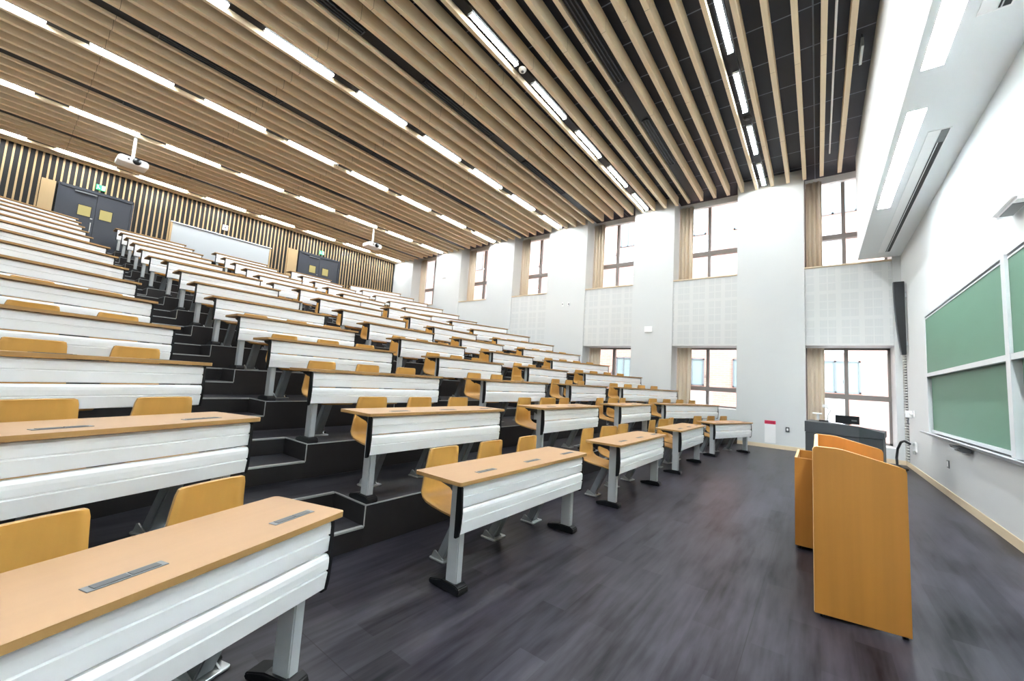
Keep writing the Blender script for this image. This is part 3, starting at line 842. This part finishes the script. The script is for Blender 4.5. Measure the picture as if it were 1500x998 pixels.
# ------------------------------------------------------------------ chalkboard wall
yb = YF
bx0, bx1, bxm, bz0, bz1 = 2.1, 9.87, 6.03, 0.93, 2.92
o = thing('chalkboard', 'green sliding chalkboard in an aluminium frame on the right wall', 'chalkboard', (0, yb, 0))
f = MB()
f.box(bx1 - 0.05, bx1, 0, 0.1, bz0, bz1).box(bx0, bx0 + 0.05, 0, 0.1, bz0, bz1).box(bxm - 0.055, bxm + 0.055, 0, 0.12, bz0, bz1)
f.box(bx0, bx1, 0, 0.1, bz1, bz1 + 0.045)
f.obj('board_frame', M['aluframe'], o)
MB().box(bx0, bx1, 0.001, 0.012, bz0, bz1).obj('back_board', M['darkgrey'], o)
for a, b in ((bxm + 0.06, bx1 - 0.055), (bx0 + 0.055, bxm - 0.06)):
    u = MB().box(a, b, 0.075, 0.095, 1.93, bz1 - 0.05).obj('upper_board', M['board'], o)
    MB().box(a, b, 0.07, 0.115, 1.87, 1.93).box(a, b, 0.072, 0.1, bz1 - 0.05, bz1 - 0.03).obj('grip_rail', M['aluframe'], u)
    l_ = MB().box(a + 0.04, b - 0.02, 0.03, 0.05, bz0 + 0.05, 1.95).obj('lower_board', M['board'], o)
    MB().box(a + 0.02, a + 0.05, 0.028, 0.06, bz0, 1.95).box(a, b, 0.028, 0.07, bz0 + 0.01, bz0 + 0.05).obj('lower_frame', M['aluframe'], l_)
MB().prism([(0, 0.84), (0.15, 0.90), (0.17, 0.93), (0.16, 0.935), (0.14, 0.915), (0.0, 0.915)], bx0 - 0.2, bx1 + 0.33, 'x').obj('chalk_tray', M['aluframe'], o)
dr = MB().prism([(0.02, 0.795), (0.10, 0.795), (0.14, 0.855), (0.02, 0.855)], 7.85, 8.35, 'x').obj('tray_drawer', M['socket'], o, 0.004, 1)
dr['label'] = 'small grey drawer under the chalk tray'
MB().box(8.0, 8.2, 0.12, 0.15, 0.815, 0.83).obj('handle', M['aluframe'], dr)

# column loudspeaker in the corner
o = thing('column_speaker', 'tall black curved column loudspeaker in the corner beside the chalkboard', 'loudspeaker', (12.3, yb, 2.47))
pf = [(0.03, 0.0), (0.105, 0.0)] + [(0.205 - 0.1 * (1 - t / 10.0) ** 2, 1.66 * t / 10.0) for t in range(1, 11)] + [(0.03, 1.66)]
b = MB().prism(pf, -0.07, 0.07, 'x'); b.obj('cabinet', M['black'], o, 0.006, 2)
gr = MB()
gp = [(p[0] + 0.0005, p[1]) for p in pf[1:12]]
gr.prism(gp + [(p[0] + 0.008, p[1]) for p in gp[::-1]], -0.062, 0.062, 'x'); gr.obj('speaker_grille', M['darkgrey'], o)
MB().box(-0.03, 0.03, 0, 0.04, 0.2, 0.3).box(-0.03, 0.03, 0, 0.04, 1.3, 1.4).obj('wall_bracket', M['aluframe'], o)
# louvred grille strip under it
o = thing('wall_grille', 'narrow vertical louvred grille on wall below the column loudspeaker', 'wall grille', (12.52, yb, 0.12))
MB().box(0.28, 0.3, 0, 0.03, 0, 2.4).box(0, 0.3, 0, 0.03, 2.4, 2.42).obj('grille_frame', M['grille'], o)
MB().box(0.0, 0.28, 0, 0.004, 0, 2.4).obj('grille_back', M['black'], o)
lv = MB()
for t in range(40):
    lv.box(0.0, 0.28, 0.004, 0.035, t * 0.06 + 0.01, t * 0.06 + 0.04)
lv.obj('louvre', M['grille'], o)
# wall mounted connectors and the cable
o = thing('wall_connector', 'white hinged bracket on the wall below the loudspeaker', 'wall bracket', (11.95, yb, 1.12))
MB().box(-0.18, -0.02, 0, 0.012, 0.0, 0.14).obj('wall_plate', M['white'], o, 0.003, 1)
MB().box(-0.02, 0.14, 0.0, 0.05, 0.05, 0.09).box(0.1, 0.2, 0.0, 0.1, -0.02, 0.13).obj('hinged_arm', M['white'], o, 0.006, 1)
MB().tube([(0.12, 0.06, -0.02), (0.13, 0.07, -0.12), (0.1, 0.06, -0.16)], 0.012, 6).obj('hook', M['socket'], o)
o = thing('cable_outlet', 'white wall outlet with black cable plugged in, near the floor', 'wall outlet', (11.75, yb, 0.42))
MB().box(-0.12, 0.06, 0, 0.014, 0, 0.2).obj('wall_plate', M['white'], o, 0.003, 1)
MB().box(0.04, 0.2, 0.01, 0.05, 0.12, 0.17).box(0.02, 0.1, 0.01, 0.05, -0.06, 0.02).obj('plug', M['alu'], o, 0.004, 1)
cb = MB(); cb.smooth = True
cb.tube([(11.85, -1.52, 0.56), (12.0, -1.46, 0.60), (12.15, -1.42, 0.56), (12.28, -1.38, 0.40), (12.3, -1.36, 0.2), (12.22, -1.36, 0.06), (12.05, -1.42, 0.025),
         (11.85, -1.47, 0.025), (11.8, -1.40, 0.025), (12.0, -1.25, 0.025), (11.9, -1.05, 0.025), (11.2, -0.95, 0.025), (10.6, -0.95, 0.025), (9.75, -0.95, 0.025)], 0.024, 8)
tag(cb.obj('power_cable', M['black']), 'thick black cable looping from wall outlet onto the floor', 'cable')
for i, (x, y_, z_, wl) in enumerate([(9.19, yb, 0.44, 'f')]):
    o = thing('wall_outlet', 'small grey outlet plate under the chalkboard', 'wall outlet', (x, y_, z_))
    MB().box(-0.06, 0.06, 0, 0.01, 0, 0.12).obj('cover_plate', M['socket'], o, 0.002, 1)
    MB().box(-0.03, 0.03, 0.009, 0.013, 0.02, 0.1).obj('insert', M['white'], o)
o = thing('wall_device', 'white rounded box high on the wall above the chalkboard', 'sensor box', (5.98, yb, 3.33))
MB().box(-0.45, 0.17, 0, 0.15, 0, 0.28).obj('case', M['white'], o, 0.03, 3)
MB().box(-0.3, 0.05, 0.03, 0.12, -0.006, 0.004).obj('indicator', M['socket'], o)

# fittings on the window wall
o = thing('notice_board', 'white notice with pink heading on the window wall near the floor', 'notice', (XR, 1.025, 0.13))
MB().box(-0.008, 0, -0.125, 0.125, 0, 0.5).obj('sheet', M['white'], o)
MB().box(-0.012, -0.008, -0.125, 0.125, 0.5, 0.59).box(-0.008, 0, -0.125, 0.125, 0.5, 0.59).obj('heading', M['pink'], o)
tx = MB()
mred = mat('dark red lettering', rgb(120, 10, 36), 0.6, noise=0.05, nscale=(30, 30, 30))
def glyph(mb, strokes, y0, z0, w, h, t, x):
    for (u0, v0, u1, v1) in strokes:
        a, b = sorted((y0 - u0 * w, y0 - u1 * w)); c_, d_ = sorted((z0 + v0 * h, z0 + v1 * h))
        mb.box(x - 0.002, x, a - t / 2, b + t / 2, c_ - t / 2, d_ + t / 2)
yy0 = 0.1
for gi, st in enumerate([[(0, 1, 1, 1), (1, 1, 1, 0), (0, .5, 1, .5)], [(0, 1, 1, 1), (.5, 1, .5, 0)], [(0, 0, 0, 1), (0, 1, 1, 1), (0, .5, 1, .5), (1, 0, 1, .5)], [(0, 0, 1, 0), (0, 0, 0, 1), (1, 0, 1, 1), (0, 1, 1, 1), (0, .5, 1, .5)], [(0, 1, 1, 1), (.5, 1, .5, 0), (0, .4, 1, .4), (0, 0, 1, 0)]]):
    glyph(tx, st, yy0 - gi * 0.042, 0.52, 0.026, 0.046, 0.006, -0.012)
tx.obj('lettering', mred, [c for c in o.children if c.name.startswith('heading')][0])
def wallbox(name, label, cat, y_, z_, w, h, m1, m2):
    o = thing(name, label, cat, (XR, y_, z_))
    MB().box(-0.03, 0, -w / 2, w / 2, 0, h).obj('case', m1, o, 0.004, 1)
    MB().box(-0.034, -0.03, -w / 4, w / 4, h * 0.25, h * 0.75).obj('insert', m2, o)
wallbox('wall_switch', 'dark framed wall switch beside the pink-headed notice', 'switch', 0.64, 0.47, 0.08, 0.12, M['darkgrey'], M['white'])
wallbox('wall_thermostat', 'small white box on pillar between second and third windows', 'control box', 4.36, 3.19, 0.26, 0.2, M['white'], M['white'])
wallbox('wall_thermostat', 'white box high on pillar between the two farthest windows', 'control box', 14.35, 6.07, 0.22, 0.2, M['white'], M['aluframe'])
wallbox('wall_switch', 'grey wall switch on pillar between third and fourth windows', 'switch', 7.36, 4.26, 0.09, 0.12, M['white'], M['socket'])
wallbox('wall_hook', 'small grey wall hook on pillar left of the grey switch', 'hook', 7.62, 4.26, 0.06, 0.14, M['white'], M['socket'])

# ------------------------------------------------------------------ lectern, side box, console
LR = -0.06
o = thing('lectern', 'wooden lectern with sloping open top standing on the floor at right', 'lectern', (3.385, 0.03, 0), 0.0)
def side_panel(x0, rot):
    prof = [(0.0, 0.02), (-0.46, 0.02), (-0.46, 0.965), (-0.452, 0.985), (-0.43, 0.995), (-0.16, 1.062), (-0.12, 1.066), (-0.02, 1.066), (-0.006, 1.06), (0.0, 1.045)]
    m_ = MB().prism(prof, 0, 0.028, 'x')
    return m_.xf(Matrix.Translation((x0, 0, 0)) @ Matrix.Rotation(rot, 4, 'Z'))
a1 = 0.13
def sp(mbx):
    oo = mbx.obj('side_panel', [M['lectern'], M['lectern_edge']], o, 0.002, 1)
    for p in oo.data.polygons:
        if abs(p.normal.x) < 0.5: p.material_index = 1
sp(side_panel(0.0, a1)); sp(side_panel(1.2, a1 * 0.2))
MB().box(0.025, 1.205, -0.028, -0.004, 0.05, 1.062).obj('front_board', M['lectern_edge'], o, 0.002, 1)
MB().add([(0.03, -0.03, 0.93), (1.21, -0.03, 0.93), (1.22, -0.42, 0.83), (0.075, -0.42, 0.83), (0.03, -0.03, 0.95), (1.21, -0.03, 0.95), (1.22, -0.42, 0.85), (0.075, -0.42, 0.85)],
         [(0, 3, 2, 1), (4, 5, 6, 7), (0, 1, 5, 4), (1, 2, 6, 5), (2, 3, 7, 6), (3, 0, 4, 7)]).obj('reading_surface', M['orange'], o)
MB().box(0.05, 1.205, -0.33, -0.03, 0.42, 0.445).obj('shelf', M['lectern'], o)
ft = MB()
for (x, y_) in ((0.035, -0.04), (0.09, -0.43), (1.21, -0.04), (1.22, -0.43)):
    fo = MB().tube([(x, y_, 0.0), (x, y_, 0.022)], 0.016, 8); fo.obj('foot', M['black'], o)
o = thing('wooden_side_box', 'narrow open-topped wooden box standing against the far front of the lectern', 'box', (4.7, 0.08, 0))
bw, bd, bh = 0.75, 0.1, 0.82
f = MB()
f.box(0, 0.022, -0.2, bd, 0.03, bh).obj('side_panel', [M['lectern']], o)
MB().box(bw - 0.022, bw, -0.2, bd, 0.03, bh).obj('side_panel', [M['lectern']], o)
MB().box(0.022, bw - 0.022, bd - 0.02, bd, 0.03, bh).obj('front_board', M['lectern_edge'], o)
MB().box(0.022, bw - 0.022, -0.2, -0.18, 0.03, bh).obj('back_board', M['lectern'], o)
MB().box(0.022, bw - 0.022, -0.18, bd - 0.02, 0.05, 0.07).obj('bottom_board', M['lectern'], o)
for (x, y_) in ((0.03, -0.16), (0.03, bd - 0.03), (bw - 0.03, -0.16), (bw - 0.03, bd - 0.03)):
    MB().tube([(x, y_, 0), (x, y_, 0.032)], 0.015, 8).obj('foot', M['black'], o)

o = thing('control_console', 'dark grey teaching console with sloped top in front of the corner window', 'console', (8.62, -0.52, 0), 0)
ca = R(80)
cons = MB()
P0, P1, P2, P3, P4 = (0.11, 0.70), (0.0, 0.0), (0.12, -0.30), (0.85, -0.40), (0.95, 0.62)
cons.prism([P0, P1, P2, P3, P4], 0.0, 0.80).obj('cabinet', M['darkgrey'], o, 0.006, 1)
tp = MB()
ex = lambda p: (p[0] * 1.02 - 0.012, p[1] * 1.02 - 0.006)
q = [ex(p) for p in (P0, P1, P2, P3, P4)]
hts = [0.985, 0.975, 0.90, 0.90, 0.985]
vs = [(p[0], p[1], 0.805) for p in q] + [(p[0], p[1], h_) for p, h_ in zip(q, hts)]
tp.add(vs, [(4, 3, 2, 1, 0), (5, 6, 9), (6, 7, 8), (6, 8, 9)] + [(i_, (i_ + 1) % 5, 5 + (i_ + 1) % 5, 5 + i_) for i_ in range(5)])
tp.obj('console_top', M['darkgrey'], o, 0.0)
o = thing('monitor', 'small black monitor standing on the dark console', 'monitor', (9.05, -0.40, 0.978), R(78))
MB().box(-0.16, 0.16, 0.0, 0.03, 0.008, 0.145).obj('screen_case', M['black'], o, 0.004, 1)
MB().box(-0.13, -0.06, 0.03, 0.033, 0.06, 0.08).obj('badge', M['socket'], o)
MB().box(-0.05, 0.05, -0.04, 0.07, 0.0, 0.012).box(-0.015, 0.015, 0, 0.02, 0.01, 0.05).obj('stand', M['black'], o)
o = thing('document_camera', 'white document camera on a jointed arm on the dark console', 'document camera', (9.1, -0.08, 0.99))
MB().box(-0.08, 0.08, -0.07, 0.07, 0, 0.02).obj('base', M['black'], o, 0.004, 1)
MB().tube([(0, -0.05, 0.02), (0, -0.06, 0.12), (0, -0.10, 0.2), (0, -0.04, 0.25)], 0.012, 8).obj('arm', M['white'], o)
MB().box(-0.03, 0.03, -0.06, 0.02, 0.24, 0.30).obj('camera_head', M['white'], o, 0.008, 2)
MB().box(-0.06, 0.06, 0.02, 0.16, 0.12, 0.14).box(-0.01, 0.01, 0.06, 0.1, 0.02, 0.12).obj('lamp_plate', M['white'], o, 0.003, 1)

# ------------------------------------------------------------------ outside
XE = 20.0
o = thing('neighbouring_building', 'pale pink brick building seen through the windows', 'building', (XE, 0, 0))
fac = MB()
fac.box(0, 4, -14, 90, -4, 16)
fac.obj('wall', M['brick'], o)
def extwin(y0, y1, z0, z1):
    f = MB()
    f.box(-0.06, 0, y0, y0 + 0.06, z0, z1).box(-0.06, 0, y1 - 0.06, y1, z0, z1).box(-0.06, 0, y0, y1, z0, z0 + 0.06).box(-0.06, 0, y0, y1, z1 - 0.06, z1).box(-0.06, 0, (y0 + y1) / 2 - 0.03, (y0 + y1) / 2 + 0.03, z0, z1)
    w = f.obj('window', M['extframe'], o)
    MB().box(-0.02, -0.005, y0 + 0.05, y1 - 0.05, z0 + 0.05, z1 - 0.05).obj('pane', M['extglass'], w)
for y0, y1 in ((4.15, 5.2), (1.6, 2.98), (7.6, 8.4), (11.0, 12.4), (14.8, 16.2), (18.4, 19.8), (22, 23.4), (-1.3, 0.2), (-4.2, -3.0)):
    extwin(y0, y1, 8.85, 10.9); extwin(y0, y1, 1.65, 2.9)
MB().box(-0.02, 0, 4.05, 8.6, 8.0, 8.8).box(-0.02, 0, 3.8, 8.6, -2, 1.4).box(-0.02, 0, -0.9, 1.5, 3.2, 8.7).box(-0.02, 0, -0.9, 1.5, -3, 1.6).obj('rendered_band', M['render'], o)
g = MB().box(XR + 1.0, XE + 40, -40, 60, -0.6, -0.5)
tag(g.obj('outside_ground', M['ground']), kind='structure')

# ------------------------------------------------------------------ world, sun, camera
w = bpy.data.worlds.new('World'); S.world = w; w.use_nodes = True
nt = w.node_tree; bg = nt.nodes['Background']
sky = nt.nodes.new('ShaderNodeTexSky'); sky.sky_type = 'NISHITA' if 'NISHITA' in [e.identifier for e in sky.bl_rna.properties['sky_type'].enum_items] else sky.sky_type
try:
    sky.sun_disc = False; sky.sun_elevation = R(50); sky.sun_rotation = R(200)
except Exception: pass
mixn = nt.nodes.new('ShaderNodeMix'); mixn.data_type = 'RGBA'; mixn.inputs[0].default_value = 0.75
mixn.inputs[7].default_value = (2.1, 2.12, 2.2, 1)
nt.links.new(sky.outputs[0], mixn.inputs[6]); nt.links.new(mixn.outputs[2], bg.inputs['Color'])
bg.inputs['Strength'].default_value = 1.0
sd = bpy.data.lights.new('sun', 'SUN'); sd.energy = 0.35; sd.angle = R(2); sd.color = (1, 0.97, 0.93)
so = bpy.data.objects.new('sun', sd); COL.objects.link(so)
so.rotation_euler = Vector((0.62, -0.12, -0.75)).to_track_quat('-Z', 'Y').to_euler()

cd = bpy.data.cameras.new('camera'); co = bpy.data.objects.new('camera', cd); COL.objects.link(co)
rt, dn, fw = [Vector(r) for r in CAMR]
m3 = Matrix((rt, -dn, -fw)).transposed()
co.matrix_world = Matrix.Translation((0, 0, CAMZ)) @ m3.to_4x4()
cd.sensor_width = 36.0; cd.lens = 14.0; cd.clip_start = 0.02; cd.clip_end = 200
S.camera = co

S.view_settings.view_transform = 'Standard'
S.view_settings.look = 'None'
S.view_settings.gamma = 1.0
S.view_settings.exposure = 1.78
try: S.view_settings.use_curve_mapping = False
except Exception: pass
S.cycles.use_denoising = True
try: S.cycles.denoising_prefilter = 'ACCURATE'
except Exception: pass
S.cycles.use_adaptive_sampling = False
S.cycles.max_bounces = 8
S.cycles.diffuse_bounces = 7
S.cycles.glossy_bounces = 4
S.cycles.transparent_max_bounces = 8
S.cycles.sample_clamp_indirect = 20.0
S.cycles.caustics_reflective = False
S.cycles.caustics_refractive = False
